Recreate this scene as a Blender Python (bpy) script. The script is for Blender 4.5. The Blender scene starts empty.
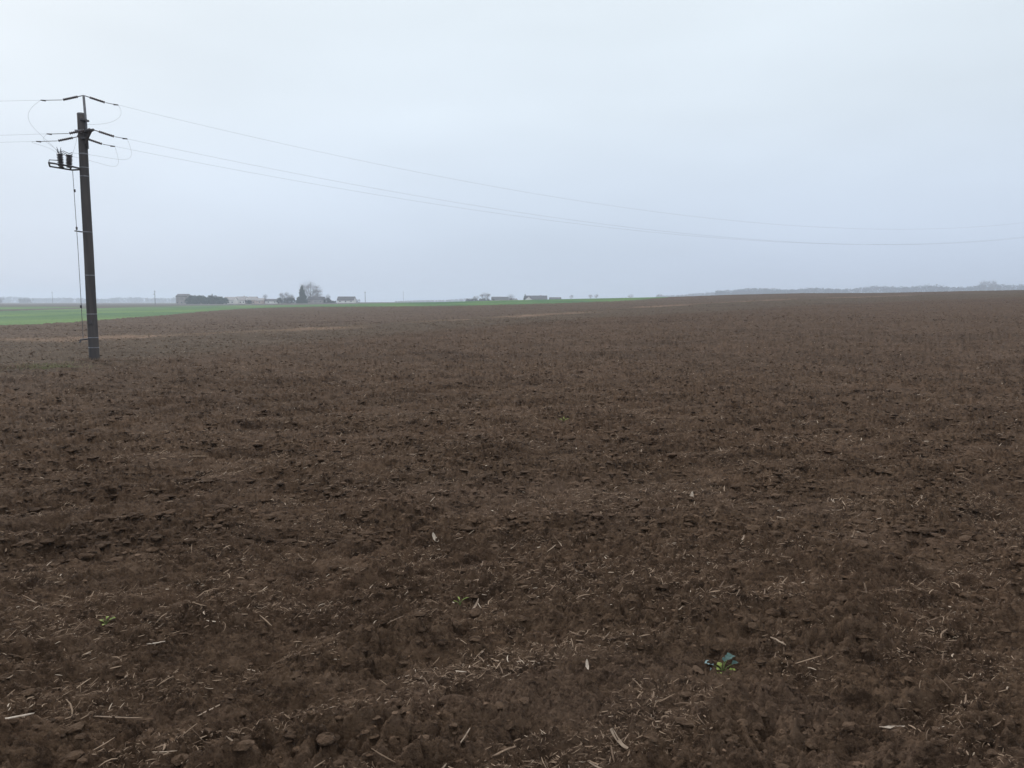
import bpy, math, random
import numpy as np
from mathutils import Vector
R = math.radians
scene = bpy.context.scene
col = scene.collection

# ------------------------------------------------------------------ camera
FOC = 804.0; PITCH = math.atan(82 / FOC); EYE = 1.7
cam = bpy.data.cameras.new('camera'); cam_o = bpy.data.objects.new('camera', cam); col.objects.link(cam_o)
cam.sensor_width = 36; cam.lens = 36 * FOC / 1024
cam.clip_start = .05; cam.clip_end = 20000
cam_o.location = (0, 0, EYE); cam_o.rotation_euler = (R(90) - PITCH, 0, 0)
scene.camera = cam_o

# ------------------------------------------------------------------ overcast sky
SUN_EL, SUN_AZ = R(30), R(-40)          # azimuth from +Y towards +X
world = bpy.data.worlds.new('World'); scene.world = world; world.use_nodes = True
nt = world.node_tree; nt.nodes.clear()
N = nt.nodes.new; L = nt.links.new
out = N('ShaderNodeOutputWorld'); bg = N('ShaderNodeBackground'); bg.inputs['Strength'].default_value = .1
L(bg.outputs[0], out.inputs[0])
sky = N('ShaderNodeTexSky'); sky.sky_type = 'NISHITA'; sky.sun_disc = False
sky.sun_elevation = SUN_EL; sky.sun_rotation = SUN_AZ; sky.air_density = 1; sky.dust_density = 2; sky.altitude = 150
tc = N('ShaderNodeTexCoord'); sep = N('ShaderNodeSeparateXYZ'); L(tc.outputs['Generated'], sep.inputs[0])
ramp = N('ShaderNodeValToRGB'); L(sep.outputs[2], ramp.inputs[0])
SKY = [(0, (5.5, 6.4, 8.1)), (.05, (5.95, 6.9, 8.5)), (.127, (6.9, 7.85, 9.2)), (.22, (7.8, 8.7, 9.6)), (.34, (8.3, 9.15, 9.8)), (.55, (9.3, 9.9, 10.4)), (.8, (14, 14.3, 14.5)), (1, (16, 16, 16))]
el = ramp.color_ramp.elements
for i, (p, c) in enumerate(SKY):
    e = el[i] if i < 2 else el.new(p)
    e.position = p; e.color = (c[0] / 20, c[1] / 20, c[2] / 20, 1)
mp = N('ShaderNodeMapping'); mp.inputs['Scale'].default_value = (1, 1, 3.2); L(tc.outputs['Generated'], mp.inputs[0])
nz = N('ShaderNodeTexNoise'); nz.inputs['Scale'].default_value = 2.1; nz.inputs['Detail'].default_value = 3; nz.inputs['Roughness'].default_value = .45
L(mp.outputs[0], nz.inputs['Vector'])
mr = N('ShaderNodeMapRange'); mr.inputs['From Min'].default_value = .3; mr.inputs['From Max'].default_value = .7
mr.inputs['To Min'].default_value = 18.6; mr.inputs['To Max'].default_value = 21.2; L(nz.outputs[0], mr.inputs['Value'])
sc = N('ShaderNodeVectorMath'); sc.operation = 'SCALE'; L(ramp.outputs[0], sc.inputs[0]); L(mr.outputs[0], sc.inputs['Scale'])
mix = N('ShaderNodeMix'); mix.data_type = 'RGBA'; mix.inputs['Factor'].default_value = .93
L(sky.outputs[0], mix.inputs['A']); L(sc.outputs[0], mix.inputs['B']); L(mix.outputs['Result'], bg.inputs['Color'])

sun = bpy.data.lights.new('sun', 'SUN'); sun.energy = 1.5; sun.angle = R(10); sun.color = (1, .965, .92)
sun_o = bpy.data.objects.new('sun', sun); col.objects.link(sun_o)
d = Vector((math.sin(SUN_AZ) * math.cos(SUN_EL), math.cos(SUN_AZ) * math.cos(SUN_EL), math.sin(SUN_EL)))
sun_o.rotation_euler = d.to_track_quat('Z', 'Y').to_euler(); sun_o.location = (0, 0, 60)

vs = scene.view_settings
vs.view_transform = 'Standard'; vs.look = 'None'; vs.gamma = 1; vs.exposure = 0.0; vs.use_curve_mapping = False
cy = scene.cycles
cy.volume_bounces = 3; cy.max_bounces = 6; cy.diffuse_bounces = 3; cy.use_denoising = True
cy.transparent_max_bounces = 8

rng = np.random.default_rng(7)
random.seed(7)

# ------------------------------------------------------------------ helpers
def material(name, base, rough=.9, noise=None, metallic=0, spec=.25, bump=None, attr=None):
    """noise = (scale, second colour, contrast low, contrast high)"""
    m = bpy.data.materials.new(name); m.use_nodes = True
    t = m.node_tree; b = t.nodes['Principled BSDF']
    b.inputs['Roughness'].default_value = rough; b.inputs['Metallic'].default_value = metallic
    b.inputs['Specular IOR Level'].default_value = spec
    b.inputs['Base Color'].default_value = (*base, 1)
    if noise:
        tcn = t.nodes.new('ShaderNodeTexCoord'); n = t.nodes.new('ShaderNodeTexNoise')
        n.inputs['Scale'].default_value = noise[0]; n.inputs['Detail'].default_value = 4
        mpp = t.nodes.new('ShaderNodeMapping')
        if len(noise) > 4: mpp.inputs['Scale'].default_value = noise[4]
        t.links.new(tcn.outputs['Object'], mpp.inputs[0]); t.links.new(mpp.outputs[0], n.inputs['Vector'])
        r = t.nodes.new('ShaderNodeMapRange'); r.inputs['From Min'].default_value = noise[2]; r.inputs['From Max'].default_value = noise[3]
        t.links.new(n.outputs[0], r.inputs['Value'])
        x = t.nodes.new('ShaderNodeMix'); x.data_type = 'RGBA'
        x.inputs['A'].default_value = (*base, 1); x.inputs['B'].default_value = (*noise[1], 1)
        t.links.new(r.outputs[0], x.inputs['Factor']); t.links.new(x.outputs['Result'], b.inputs['Base Color'])
        if bump:
            bp = t.nodes.new('ShaderNodeBump'); bp.inputs['Distance'].default_value = bump; bp.inputs['Strength'].default_value = .7
            t.links.new(n.outputs[0], bp.inputs['Height']); t.links.new(bp.outputs[0], b.inputs['Normal'])
    return m

def np_mesh(name, V, F, attrs=None, smooth=False):
    """V (n,3); F (m,k) all faces with k corners"""
    me = bpy.data.meshes.new(name)
    V = np.ascontiguousarray(V, np.float32); F = np.ascontiguousarray(F, np.int32)
    m, k = F.shape
    me.vertices.add(len(V)); me.vertices.foreach_set('co', V.ravel())
    me.loops.add(m * k); me.loops.foreach_set('vertex_index', F.ravel())
    me.polygons.add(m); me.polygons.foreach_set('loop_start', np.arange(0, m * k, k, dtype=np.int32))
    try: me.polygons.foreach_set('loop_total', np.full(m, k, np.int32))
    except Exception: pass
    me.polygons.foreach_set('use_smooth', np.full(m, smooth))
    for an, av in (attrs or {}).items():
        a = me.attributes.new(an, 'FLOAT', 'POINT'); a.data.foreach_set('value', np.ascontiguousarray(av, np.float32))
    me.update(calc_edges=True); me.validate()
    return me

def link(name, me, mat=None, parent=None, label=None, cat=None, group=None, kind=None, loc=None, rot=None):
    o = bpy.data.objects.new(name, me); col.objects.link(o)
    if mat is not None and me is not None and not me.materials: me.materials.append(mat)
    if parent: o.parent = parent
    if label: o['label'] = label
    if cat: o['category'] = cat
    if group: o['group'] = group
    if kind: o['kind'] = kind
    if loc is not None: o.location = loc
    if rot is not None: o.rotation_euler = rot
    return o

class MB:
    """collects boxes, tubes and lathes into one mesh"""
    def __init__(s): s.v = []; s.f = []
    def add(s, vs_, fs_):
        n = len(s.v); s.v += [tuple(p) for p in vs_]; s.f += [tuple(i + n for i in f) for f in fs_]; return s
    def box(s, a, b):
        x0, y0, z0 = a; x1, y1, z1 = b
        return s.add([(x0,y0,z0),(x1,y0,z0),(x1,y1,z0),(x0,y1,z0),(x0,y0,z1),(x1,y0,z1),(x1,y1,z1),(x0,y1,z1)],
                     [(0,3,2,1),(4,5,6,7),(0,1,5,4),(1,2,6,5),(2,3,7,6),(3,0,4,7)])
    def tube(s, pts, rad, n=8):
        pts = [Vector(p) for p in pts]
        if not hasattr(rad, '__len__'): rad = [rad] * len(pts)
        V = []; F = []; up = None
        for i, p in enumerate(pts):
            t = (pts[min(i + 1, len(pts) - 1)] - pts[max(i - 1, 0)]).normalized()
            if up is None: up = Vector((0, 0, 1)) if abs(t.z) < .9 else Vector((1, 0, 0))
            a = t.cross(up).normalized(); b = a.cross(t).normalized(); up = b
            for k in range(n):
                q = 2 * math.pi * k / n
                V.append(p + (a * math.cos(q) + b * math.sin(q)) * rad[i])
        for i in range(len(pts) - 1):
            for k in range(n):
                F.append((i*n+k, i*n+(k+1) % n, (i+1)*n+(k+1) % n, (i+1)*n+k))
        F.append(tuple(range(n))[::-1]); F.append(tuple((len(pts)-1)*n + k for k in range(n)))
        return s.add(V, F)
    def mesh(s, name, smooth=False):
        me = bpy.data.meshes.new(name); me.from_pydata(s.v, [], s.f); me.update()
        if smooth:
            me.polygons.foreach_set('use_smooth', [len(p.vertices) == 4 for p in me.polygons])
        return me
    def build(s, name, mat, parent=None, smooth=False, **k):
        return link(name, s.mesh(name, smooth), mat, parent, **k)

# ------------------------------------------------------------------ noise in numpy
def h32(a, b, seed):
    h = (a.astype(np.int64) * 374761393 + b.astype(np.int64) * 668265263 + seed * 2147483647) & 0xffffffff
    h = (h ^ (h >> 13)) * 1274126177 & 0xffffffff
    h = (h ^ (h >> 16)) * 2246822519 & 0xffffffff
    return (h ^ (h >> 15)) & 0xffffffff
ANG = np.linspace(0, 2 * np.pi, 257)[:256]; CA = np.cos(ANG).astype(np.float32); SA = np.sin(ANG).astype(np.float32)
def perlin(x, y, seed):
    xi = np.floor(x).astype(np.int64); yi = np.floor(y).astype(np.int64)
    xf = (x - xi).astype(np.float32); yf = (y - yi).astype(np.float32)
    u = xf * xf * xf * (xf * (xf * 6 - 15) + 10); v = yf * yf * yf * (yf * (yf * 6 - 15) + 10)
    def g(i, j):
        k = (h32(xi + i, yi + j, seed) & 255)
        return CA[k] * (xf - i) + SA[k] * (yf - j)
    a = g(0, 0); b = g(1, 0); c = g(0, 1); d_ = g(1, 1)
    return ((a + (b - a) * u) * (1 - v) + (c + (d_ - c) * u) * v) * 1.4
def lumps(x, y, seed, rmin=.25, rmax=.6, fill=.8):
    """height of round caps scattered one to a cell, 0..1"""
    xi = np.floor(x).astype(np.int64); yi = np.floor(y).astype(np.int64)
    best = np.zeros(x.shape, np.float32)
    for i in (-1, 0, 1):
        for j in (-1, 0, 1):
            h = h32(xi + i, yi + j, seed)
            cx = xi + i + (h & 1023) / 1023.; cyy = yi + j + ((h >> 10) & 1023) / 1023.
            q = ((h >> 20) & 1023) / 1023.
            r = rmin + (rmax - rmin) * q * q
            h2 = h32(xi + i, yi + j, seed + 91)
            an = (h2 & 255) / 255. * np.pi; st = 1 + ((h2 >> 8) & 255) / 255. * .7
            on = ((h2 >> 16) & 255) / 255. < fill
            dx = x - cx; dy = y - cyy; ca = np.cos(an); sa = np.sin(an)
            a = (dx * ca + dy * sa); b = (-dx * sa + dy * ca) * st
            t = 1 - (a * a + b * b) / (r * r)
            c = np.sqrt(np.clip(t, 0, 1)) * r / rmax * on
            best = np.maximum(best, c.astype(np.float32))
    return best

def sm(t):
    t = np.clip(t, 0, 1); return t * t * (3 - 2 * t)

# ------------------------------------------------------------------ lie of the land
CREST_P = [-2000, 180, 300, 345, 380, 470, 560, 620, 665, 700, 730, 800, 870, 960, 1024, 1300, 2400, 9000]
CREST_A = [-6.2, -6.2, -4.1, -3.0, -1.9, .8, 2.8, 4.0, 4.9, 6.0, 7.0, 8.3, 8.2, 9.5, 10.2, 11.5, 4.0, -6.2]
def base(x, y):
    r = np.hypot(x, y)
    z = -.45 * sm((r - 5) / 28)
    p = np.where(y > 1e-3, 512 + 804 * x / np.maximum(y, 1e-3), np.where(x < 0, -9000, 9000))
    a = np.interp(np.clip(p, -9000, 9000), CREST_P, CREST_A)
    hh = (a + 6.2) / 804 * 280
    z = z + hh * np.clip((r - 30) / 250, 0, 1) ** 1.15
    z = z - 2.6 * sm((r - 300) / 400) * sm((p - 430) / 40) * sm((620 - p) / 40) * sm((1250 - r) / 250)
    return z + np.clip(r - 280, 0, 3200) * np.maximum(a, 0) / 804 * .75

TAN = [(-60, 38), (-29.9, 47.0), (-24.6, 50.4), (-21.3, 54.9), (-17.1, 62.1), (-11.7, 71.7), (-8.0, 78.2), (-3.4, 85.8), (6.1, 102.4), (12.9, 118.5), (22, 134), (37, 152), (62, 175), (110, 210)]
ZB = [(-60, 8), (-15.1, 23.6), (-14.1, 28.9), (-12.8, 39.2), (-8.5, 51.6), (0, 70.2), (11.8, 87.8), (25.4, 98.4), (46.7, 122.6), (67.1, 139.7), (95, 152), (160, 175)]
GREEN = [(-75, 30), (-47.8, 75.2), (-48.3, 84.2), (-51.0, 99.8), (-56.5, 125.9), (-67.4, 171.7), (-73.9, 207.9), (-75.9, 234.0), (-71.6, 249.1), (-62.4, 249.6), (-47.8, 231.1), (-34.6, 211.5), (-19.6, 193.4), (-9.7, 185.9), (1.9, 189.4), (11.6, 196.0), (24.7, 207.6), (35.7, 225.2), (43.1, 243.9), (50.7, 263.0), (60, 300), (80, 420), (0, 430), (-80, 420), (-125, 400), (-162.4, 420.5), (-158.9, 336.0), (-134.1, 239.5), (-123.2, 194.3), (-110, 90)]
GREEN2 = [(-149.7, 236), (-159, 281), (-173, 330), (-215, 370), (-232, 330), (-190, 250)]
def seg_side(x, y, line):
    """signed distance-like value: positive on the far side of the polyline; also unsigned distance"""
    best = np.full(x.shape, 1e9, np.float32); side = np.ones(x.shape, np.float32)
    for (ax, ay), (bx, by) in zip(line[:-1], line[1:]):
        dx, dy = bx - ax, by - ay; l2 = dx * dx + dy * dy
        t = np.clip(((x - ax) * dx + (y - ay) * dy) / l2, 0, 1)
        q = np.hypot(x - ax - t * dx, y - ay - t * dy)
        cr = dx * (y - ay) - dy * (x - ax)
        m = q < best
        best = np.where(m, q, best); side = np.where(m, np.sign(cr), side)
    return best * side
def inside(x, y, poly):
    c = np.zeros(x.shape, bool); n = len(poly)
    for i in range(n):
        ax, ay = poly[i]; bx, by = poly[i - 1]
        c ^= ((ay > y) != (by > y)) & (x < (bx - ax) * (y - ay) / ((by - ay) or 1e-9) + ax)
    return c

DX, DY = .835, .55                                   # direction of tillage
def detail(x, y, smooth_zone):
    r = np.hypot(x, y)
    u = x * DX + y * DY; v = -x * DY + y * DX
    z = np.zeros(x.shape, np.float32)
    z += -.085 + perlin(u * .5, v * 1.3, 3) * .034 + perlin(u * .18, v * .45, 4) * .05
    z += perlin(u * 2.2, v * 3.4, 6) * .022
    z += perlin(u * .16, v * 2.1, 7) * .055
    wx = x + perlin(x * 6, y * 6, 11) * .045; wy = y + perlin(x * 6, y * 6, 12) * .045
    pits = perlin(u * 1.5, v * 3.1, 21) + .3 * perlin(x * 7, y * 7, 22)
    z -= np.clip(pits - .32, 0, 1) ** .8 * .15
    z -= np.clip(perlin(u * 4.3, v * 6.5, 23) - .30, 0, 1) * .13
    dens = sm((perlin(u * .8, v * 1.3, 31) + .3) / .6)              # cloddy patches and finer patches
    k = (.45 + .75 * dens).astype(np.float32)
    z += np.abs(perlin(wx / .34, wy / .27, 51)) * .058 * k + np.abs(perlin(wx / .15, wy / .13, 52)) * .068 * k
    z += lumps(wx / .21, wy / .21, 41, .2, .5, .35) ** 1.4 * .05 * dens
    z += np.abs(perlin(wx / .075, wy / .075, 53)) * .058 * k
    near = r < 60
    fx = x[near]; fy = y[near]
    if len(fx):
        w2x = wx[near] + perlin(fx * 23, fy * 23, 13) * .014; w2y = wy[near] + perlin(fx * 23, fy * 23, 14) * .014
        f = np.abs(perlin(w2x / .04, w2y / .04, 54)) * .040 + lumps(w2x / .06, w2y / .06, 43, .2, .55, .4) ** 1.3 * .024
        z[near] += (f * (.6 + .4 * k[near])).astype(np.float32)
    near = r < 16
    fx = x[near]; fy = y[near]
    if len(fx):
        f = np.abs(perlin(fx / .021 + perlin(fx * 40, fy * 40, 16) * .5, fy / .021, 55)) * .022
        f += np.abs(perlin(fx / .011, fy / .011, 17)) * .009
        z[near] += f.astype(np.float32)
    return z * np.where(smooth_zone, .75, 1.0) * (1 + .35 * sm((r - 7) / 16))
def zone_of(x, y):
    return (seg_side(x, y, ZB) > 0) & (y > 15)
def ground_z(x, y):
    x = np.atleast_1d(np.asarray(x, float)); y = np.atleast_1d(np.asarray(y, float))
    z = base(x, y)
    m = np.hypot(x, y) < 400
    if m.any(): z[m] += detail(x[m], y[m], zone_of(x[m], y[m]))
    return z
def gz(x, y): return float(ground_z([x], [y])[0])
def bz(x, y): return float(base(np.array([float(x)]), np.array([float(y)]))[0])

# ------------------------------------------------------------------ ground mesh
az = np.concatenate([np.arange(-180, -75, 3), np.arange(-75, -37, .5), np.arange(-37, 37, .055), np.arange(37, 75, .5), np.arange(75, 180, 3)])
az = np.radians(az)
rad = [1.9]
while rad[-1] < 5500:
    r_ = rad[-1]; rad.append(r_ + min(max(r_ * r_ * .62 / 1367, .0035), r_ * .02))
rad = np.array([.3, .9, 1.4] + rad); nr, na = len(rad), len(az)
RR, AA = np.meshgrid(rad, az, indexing='ij')
X = (RR * np.sin(AA)).ravel(); Y = (RR * np.cos(AA)).ravel()
Z = base(X, Y)
m = (RR.ravel() < 330) & (np.abs(AA.ravel()) < R(75))
ZN = zone_of(X, Y)
Z[m] += detail(X[m], Y[m], ZN[m]) * sm((330 - RR.ravel()[m]) / 100)
V = np.stack([X, Y, Z], 1)
V = np.vstack([V, [[0, 0, bz(0, 0.01)]]])
ii, jj = np.meshgrid(np.arange(nr - 1), np.arange(na), indexing='ij'); j2 = (jj + 1) % na
F = np.stack([ii * na + jj, ii * na + j2, (ii + 1) * na + j2, (ii + 1) * na + jj], -1).reshape(-1, 4)[:, ::-1]
dt = seg_side(X, Y, TAN); dz_ = seg_side(X, Y, ZB)
ext = lambda a: np.append(a, a[-1])
a_far = sm((dt) / 6); a_mid = sm(dz_ / 5 + .5) * (Y > 15)
wob = perlin(X * .12, Y * .12, 77)
a_tan = np.exp(-(dt / (2.2 + 1.2 * wob)) ** 2) * sm(perlin(X * .06, Y * .06, 78) * 1.6 + .45 + .5 * perlin(X * .25, Y * .25, 76)) * (Y > 20)
cen = V[F].mean(1)
rc = np.hypot(cen[:, 0], cen[:, 1])
g = inside(cen[:, 0], cen[:, 1], GREEN) | inside(cen[:, 0], cen[:, 1], GREEN2)
far = (rc > 300) & ~g & (cen[:, 1] > 0) | ((cen[:, 0] < -100) & (cen[:, 1] > 60) & ~g)
plo = ~g & ~far
def submesh(name, mask, extra=None):
    f = F[mask]; used = np.unique(f); mapv = np.zeros(len(V), np.int32); mapv[used] = np.arange(len(used))
    at = {k: ext(v_)[used] for k, v_ in (extra or {}).items()}
    return np_mesh(name, V[used], mapv[f], at, smooth=True)

def soil_material():
    m = bpy.data.materials.new('soil'); m.use_nodes = True; t = m.node_tree; b = t.nodes['Principled BSDF']
    b.inputs['Roughness'].default_value = .92; b.inputs['Specular IOR Level'].default_value = .06
    n = t.nodes.new; l = t.links.new
    co = n('ShaderNodeTexCoord')
    def noise(scale, detail_, sc3=None, rough=.55):
        q = n('ShaderNodeTexNoise'); q.inputs['Scale'].default_value = scale; q.inputs['Detail'].default_value = detail_; q.inputs['Roughness'].default_value = rough
        mm = n('ShaderNodeMapping'); mm.inputs['Rotation'].default_value = (0, 0, -R(33.4))
        if sc3: mm.inputs['Scale'].default_value = sc3
        l(co.outputs['Object'], mm.inputs[0]); l(mm.outputs[0], q.inputs['Vector']); return q
    def rng_(src, a, b_, lo=0, hi=1):
        r = n('ShaderNodeMapRange'); r.inputs['From Min'].default_value = a; r.inputs['From Max'].default_value = b_
        r.inputs['To Min'].default_value = lo; r.inputs['To Max'].default_value = hi; l(src, r.inputs['Value']); return r.outputs[0]
    def mixc(f, A, B, mode='MIX'):
        x = n('ShaderNodeMix'); x.data_type = 'RGBA'; x.blend_type = mode
        if isinstance(f, float): x.inputs['Factor'].default_value = f
        else: l(f, x.inputs['Factor'])
        for s_, q in (('A', A), ('B', B)):
            if isinstance(q, tuple): x.inputs[s_].default_value = (*q, 1)
            else: l(q, x.inputs[s_])
        return x.outputs['Result']
    def attr(name):
        a = n('ShaderNodeAttribute'); a.attribute_name = name; return a.outputs['Fac']
    big = noise(.5, 4, (.5, 1, 1)); med = noise(14, 6, None, .7); fine = noise(70, 4, None, .7); grit = noise(260, 2)
    c = mixc(rng_(med.outputs[0], .38, .62), SOIL_D, SOIL_L)
    c = mixc(rng_(big.outputs[0], .35, .68, 0, .55), c, SOIL_R)
    mp_ = mixc(rng_(attr('mid'), 0, 1, 0, .9), c, SOIL_M)
    c = mp_
    fp = mixc(rng_(attr('far'), 0, 1, 0, .8), c, SOIL_F)
    c = fp
    c = mixc(rng_(fine.outputs[0], .3, .7, 0, .7), c, mixc(.6, c, (.13, .082, .055)))
    spk = mixc(rng_(grit.outputs[0], .68, .74), c, (.22, .165, .12))
    c = spk
    s1 = noise(1.6, 5, (.6, 1.2, 1), .65); s2 = noise(.13, 5, (.45, 1.3, 1), .6)
    c = mixc(rng_(s1.outputs[0], .52, .72, 0, .55), c, (.020, .012, .008))
    c = mixc(rng_(s1.outputs[0], .46, .30, 0, .40), c, (.115, .072, .048))
    c = mixc(rng_(s2.outputs[0], .50, .70, 0, .45), c, (.034, .022, .015))
    s3 = noise(.42, 6, (.45, 1.4, 1), .7); c = mixc(rng_(s3.outputs[0], .52, .66, 0, .5), c, (.030, .019, .013)); c = mixc(rng_(s3.outputs[0], .46, .32, 0, .45), c, (.105, .072, .054))
    s4 = noise(5.5, 7, (.55, 1.35, 1), .78)
    c = mixc(rng_(s4.outputs[0], .52, .62, 0, .72), c, (.013, .008, .0055)); c = mixc(rng_(s4.outputs[0], .46, .34, 0, .65), c, (.118, .080, .056))
    s5 = noise(38, 5, (.6, 1.2, 1), .75)
    c = mixc(rng_(s5.outputs[0], .54, .64, 0, .6), c, (.014, .009, .006)); c = mixc(rng_(s5.outputs[0], .45, .33, 0, .6), c, (.125, .088, .063))
    tm = n('ShaderNodeMath'); tm.operation = 'ADD'; tm.inputs[1].default_value = 1.18; l(attr('tone'), tm.inputs[0])
    tv = n('ShaderNodeVectorMath'); tv.operation = 'SCALE'; l(c, tv.inputs[0]); l(tm.outputs[0], tv.inputs['Scale']); c = tv.outputs[0]
    tn = noise(3, 4, (.6, 1, 1))
    mm = n('ShaderNodeMath'); mm.operation = 'MULTIPLY'; l(attr('tan'), mm.inputs[0]); l(rng_(tn.outputs[0], .32, .6, .1, .85), mm.inputs[1])
    c = mixc(mm.outputs[0], c, (.26, .175, .125))
    l(c, b.inputs['Base Color'])
    bp = n('ShaderNodeBump'); bp.inputs['Distance'].default_value = .016; bp.inputs['Strength'].default_value = 1.0
    l(fine.outputs[0], bp.inputs['Height'])
    l(bp.outputs[0], b.inputs['Normal'])
    return m
SOIL_D = (.019, .0120, .0074); SOIL_L = (.088, .058, .037); SOIL_R = (.064, .039, .025); SOIL_M = (.060, .051, .038); SOIL_F = (.084, .064, .052)
M_soil = soil_material()
link('ploughed_field', submesh('ploughed_field', plo, dict(far=a_far, mid=a_mid, tan=a_tan)), M_soil, kind='structure')
M_wheat = material('young_wheat', (.026, .092, .030), .9, (.05, (.075, .150, .032), .4, .62, (1, .35, 1)))
link('wheat_field', submesh('wheat_field', g), M_wheat, kind='structure')
M_farf = material('far_land', (.062, .048, .046), .95, (.012, (.05, .055, .038), .5, .6, (1, .3, 1)))
link('far_fields', submesh('far_fields', far), M_farf, kind='structure')

# ------------------------------------------------------------------ loose clods lying on the field (nobody could count them)
def ico(sub=2):
    import bmesh
    bm = bmesh.new(); bmesh.ops.create_icosphere(bm, subdivisions=sub, radius=1)
    v = np.array([p.co[:] for p in bm.verts]); f = np.array([[q.index for q in fc.verts] for fc in bm.faces]); bm.free(); return v, f
IV, IF = ico()
def clods(nc, r0, r1, pw, lo, hi, k4, base_v, base_f):
    rr = r0 + (rng.random(nc) ** pw) * (r1 - r0); aa = (rng.random(nc) - .5) * R(86)
    x = rr * np.sin(aa); y = rr * np.cos(aa); u = x * DX + y * DY; v = -x * DY + y * DX
    keep = perlin(u * .8, v * 1.3, 31) + rng.random(nc) * .8 > .15
    keep &= ~inside(x, y, GREEN) & (np.abs(seg_side(x, y, TAN)) > 1.6)
    x, y = x[keep], y[keep]; nc = len(x)
    size = lo + (hi - lo) * rng.random(nc) ** k4
    z = ground_z(x, y); d_ = base_v[None, :, :]; nz_ = np.zeros((nc, len(base_v)))
    for k, fr in enumerate((1.3, 2.6, 5.0)):
        ph = rng.random((nc, 1)) * 6.28; w = rng.normal(size=(nc, 3)) * fr
        nz_ += np.sin((d_ * w[:, None, :]).sum(-1) + ph) / (k + 1.2)
    P = d_ * (1 + .36 * nz_)[..., None] * np.stack([1 + .9 * rng.random(nc), 1 + .3 * rng.random(nc), .32 + .3 * rng.random(nc)], 1)[:, None, :]
    ta = rng.random(nc) * 6.28; c_, s_ = np.cos(ta)[:, None], np.sin(ta)[:, None]
    P = np.stack([P[..., 0] * c_ - P[..., 1] * s_, P[..., 0] * s_ + P[..., 1] * c_, P[..., 2]], -1) * size[:, None, None]
    P += np.stack([x, y, z - size * .12], 1)[:, None, :]
    return P.reshape(-1, 3), np.repeat(np.clip(rng.normal(.12, .5, nc), -.6, 1.3) * np.clip(1.15 - (size - lo) / (hi - lo) * 1.3, .1, 1), len(base_v)), (base_f[None] + (np.arange(nc) * len(base_v))[:, None, None]).reshape(-1, 3)
IV1, IF1 = ico(1)
c1 = clods(22000, 1.9, 12, 1.2, .005, .026, 3.5, IV, IF); c2 = clods(150000, 6, 85, 1.2, .011, .044, 3.0, IV1, IF1); c3 = clods(80000, 70, 270, 1.2, .018, .056, 2.2, IV1, IF1)
link('soil_clods', np_mesh('soil_clods', np.vstack([c1[0], c2[0], c3[0]]), np.vstack([c1[2], c2[2] + len(c1[0]), c3[2] + len(c1[0]) + len(c2[0])]), dict(tone=np.concatenate([c1[1], c2[1], c3[1]])), smooth=False), M_soil, kind='stuff',
     label='loose brown crumbs and clods of tilled earth strewn over the field', cat='soil clods')

# ------------------------------------------------------------------ chopped maize straw, far too much to count
def straw_material():
    m = bpy.data.materials.new('straw'); m.use_nodes = True; t = m.node_tree; b = t.nodes['Principled BSDF']
    b.inputs['Roughness'].default_value = .7; b.inputs['Specular IOR Level'].default_value = .25
    a = t.nodes.new('ShaderNodeAttribute'); a.attribute_name = 'tone'
    r = t.nodes.new('ShaderNodeValToRGB'); e = r.color_ramp.elements
    e[0].position = 0; e[0].color = (.07, .042, .026, 1); e[1].position = 1; e[1].color = (.58, .48, .38, 1)
    k = e.new(.5); k.color = (.20, .135, .09, 1); k = e.new(.8); k.color = (.34, .245, .17, 1)
    t.links.new(a.outputs['Fac'], r.inputs[0]); t.links.new(r.outputs[0], b.inputs['Base Color']); return m
M_straw = straw_material()
def bits(n, rlo, rhi, pw, lmean, lsd, wfrac, tones, sink=0., spread=R(84)):
    r = rlo + (rhi - rlo) * rng.random(n) ** pw; a = (rng.random(n) - .5) * spread
    x = r * np.sin(a); y = r * np.cos(a)
    u = x * DX + y * DY; v_ = -x * DY + y * DX
    clus = perlin(u * .5, v_ * 2.4, 61) + .6 * perlin(x * 2.5, y * 2.5, 62)
    k = clus + rng.random(n) * .8 > .52
    x, y, r = x[k], y[k], r[k]; n = len(x)
    z = ground_z(x, y)
    ln = np.clip(rng.lognormal(np.log(lmean), lsd, n), .008, .22)
    wd = ln * wfrac * (.5 + rng.random(n)) ; wd = np.clip(wd, .0012, .008) * (1 + r * .015)
    yaw = rng.normal(.45, .9, n) ; yaw = np.where(rng.random(n) < .3, rng.random(n) * 3.14, yaw); pit = rng.normal(.08, .28, n)
    bend = rng.normal(0, .16, n)
    verts = np.zeros((n, 4, 3, 3))
    for i, s in enumerate((-.5, -.17, .17, .5)):
        ya = yaw + bend * s * 2
        px_ = np.cos(ya) * ln * s * np.cos(pit); py_ = np.sin(ya) * ln * s * np.cos(pit); pz_ = ln * s * np.sin(pit) - ln * .35 * (2 * s) ** 2 * np.abs(bend) * .4
        w = wd * (1 - .55 * (2 * s) ** 2)
        nx, ny = -np.sin(ya), np.cos(ya)
        for q, (o1, o2) in enumerate(((-.5, 0), (.5, 0), (0, .45))):
            verts[:, i, q, 0] = x + px_ + nx * w * o1; verts[:, i, q, 1] = y + py_ + ny * w * o1
            verts[:, i, q, 2] = z + pz_ + w * o2 + .004 + np.abs(np.sin(pit)) * ln * .3 - sink
    f = []
    for i in range(3):
        for q in range(3): f.append((i*3+q, i*3+(q+1) % 3, (i+1)*3+(q+1) % 3, (i+1)*3+q))
    f = np.array(f); FF = (f[None] + (np.arange(n) * 12)[:, None, None]).reshape(-1, 4)
    tone = np.clip(rng.normal(tones[0], tones[1], n), 0, 1)
    return verts.reshape(-1, 3), FF, np.repeat(tone, 12)
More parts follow.
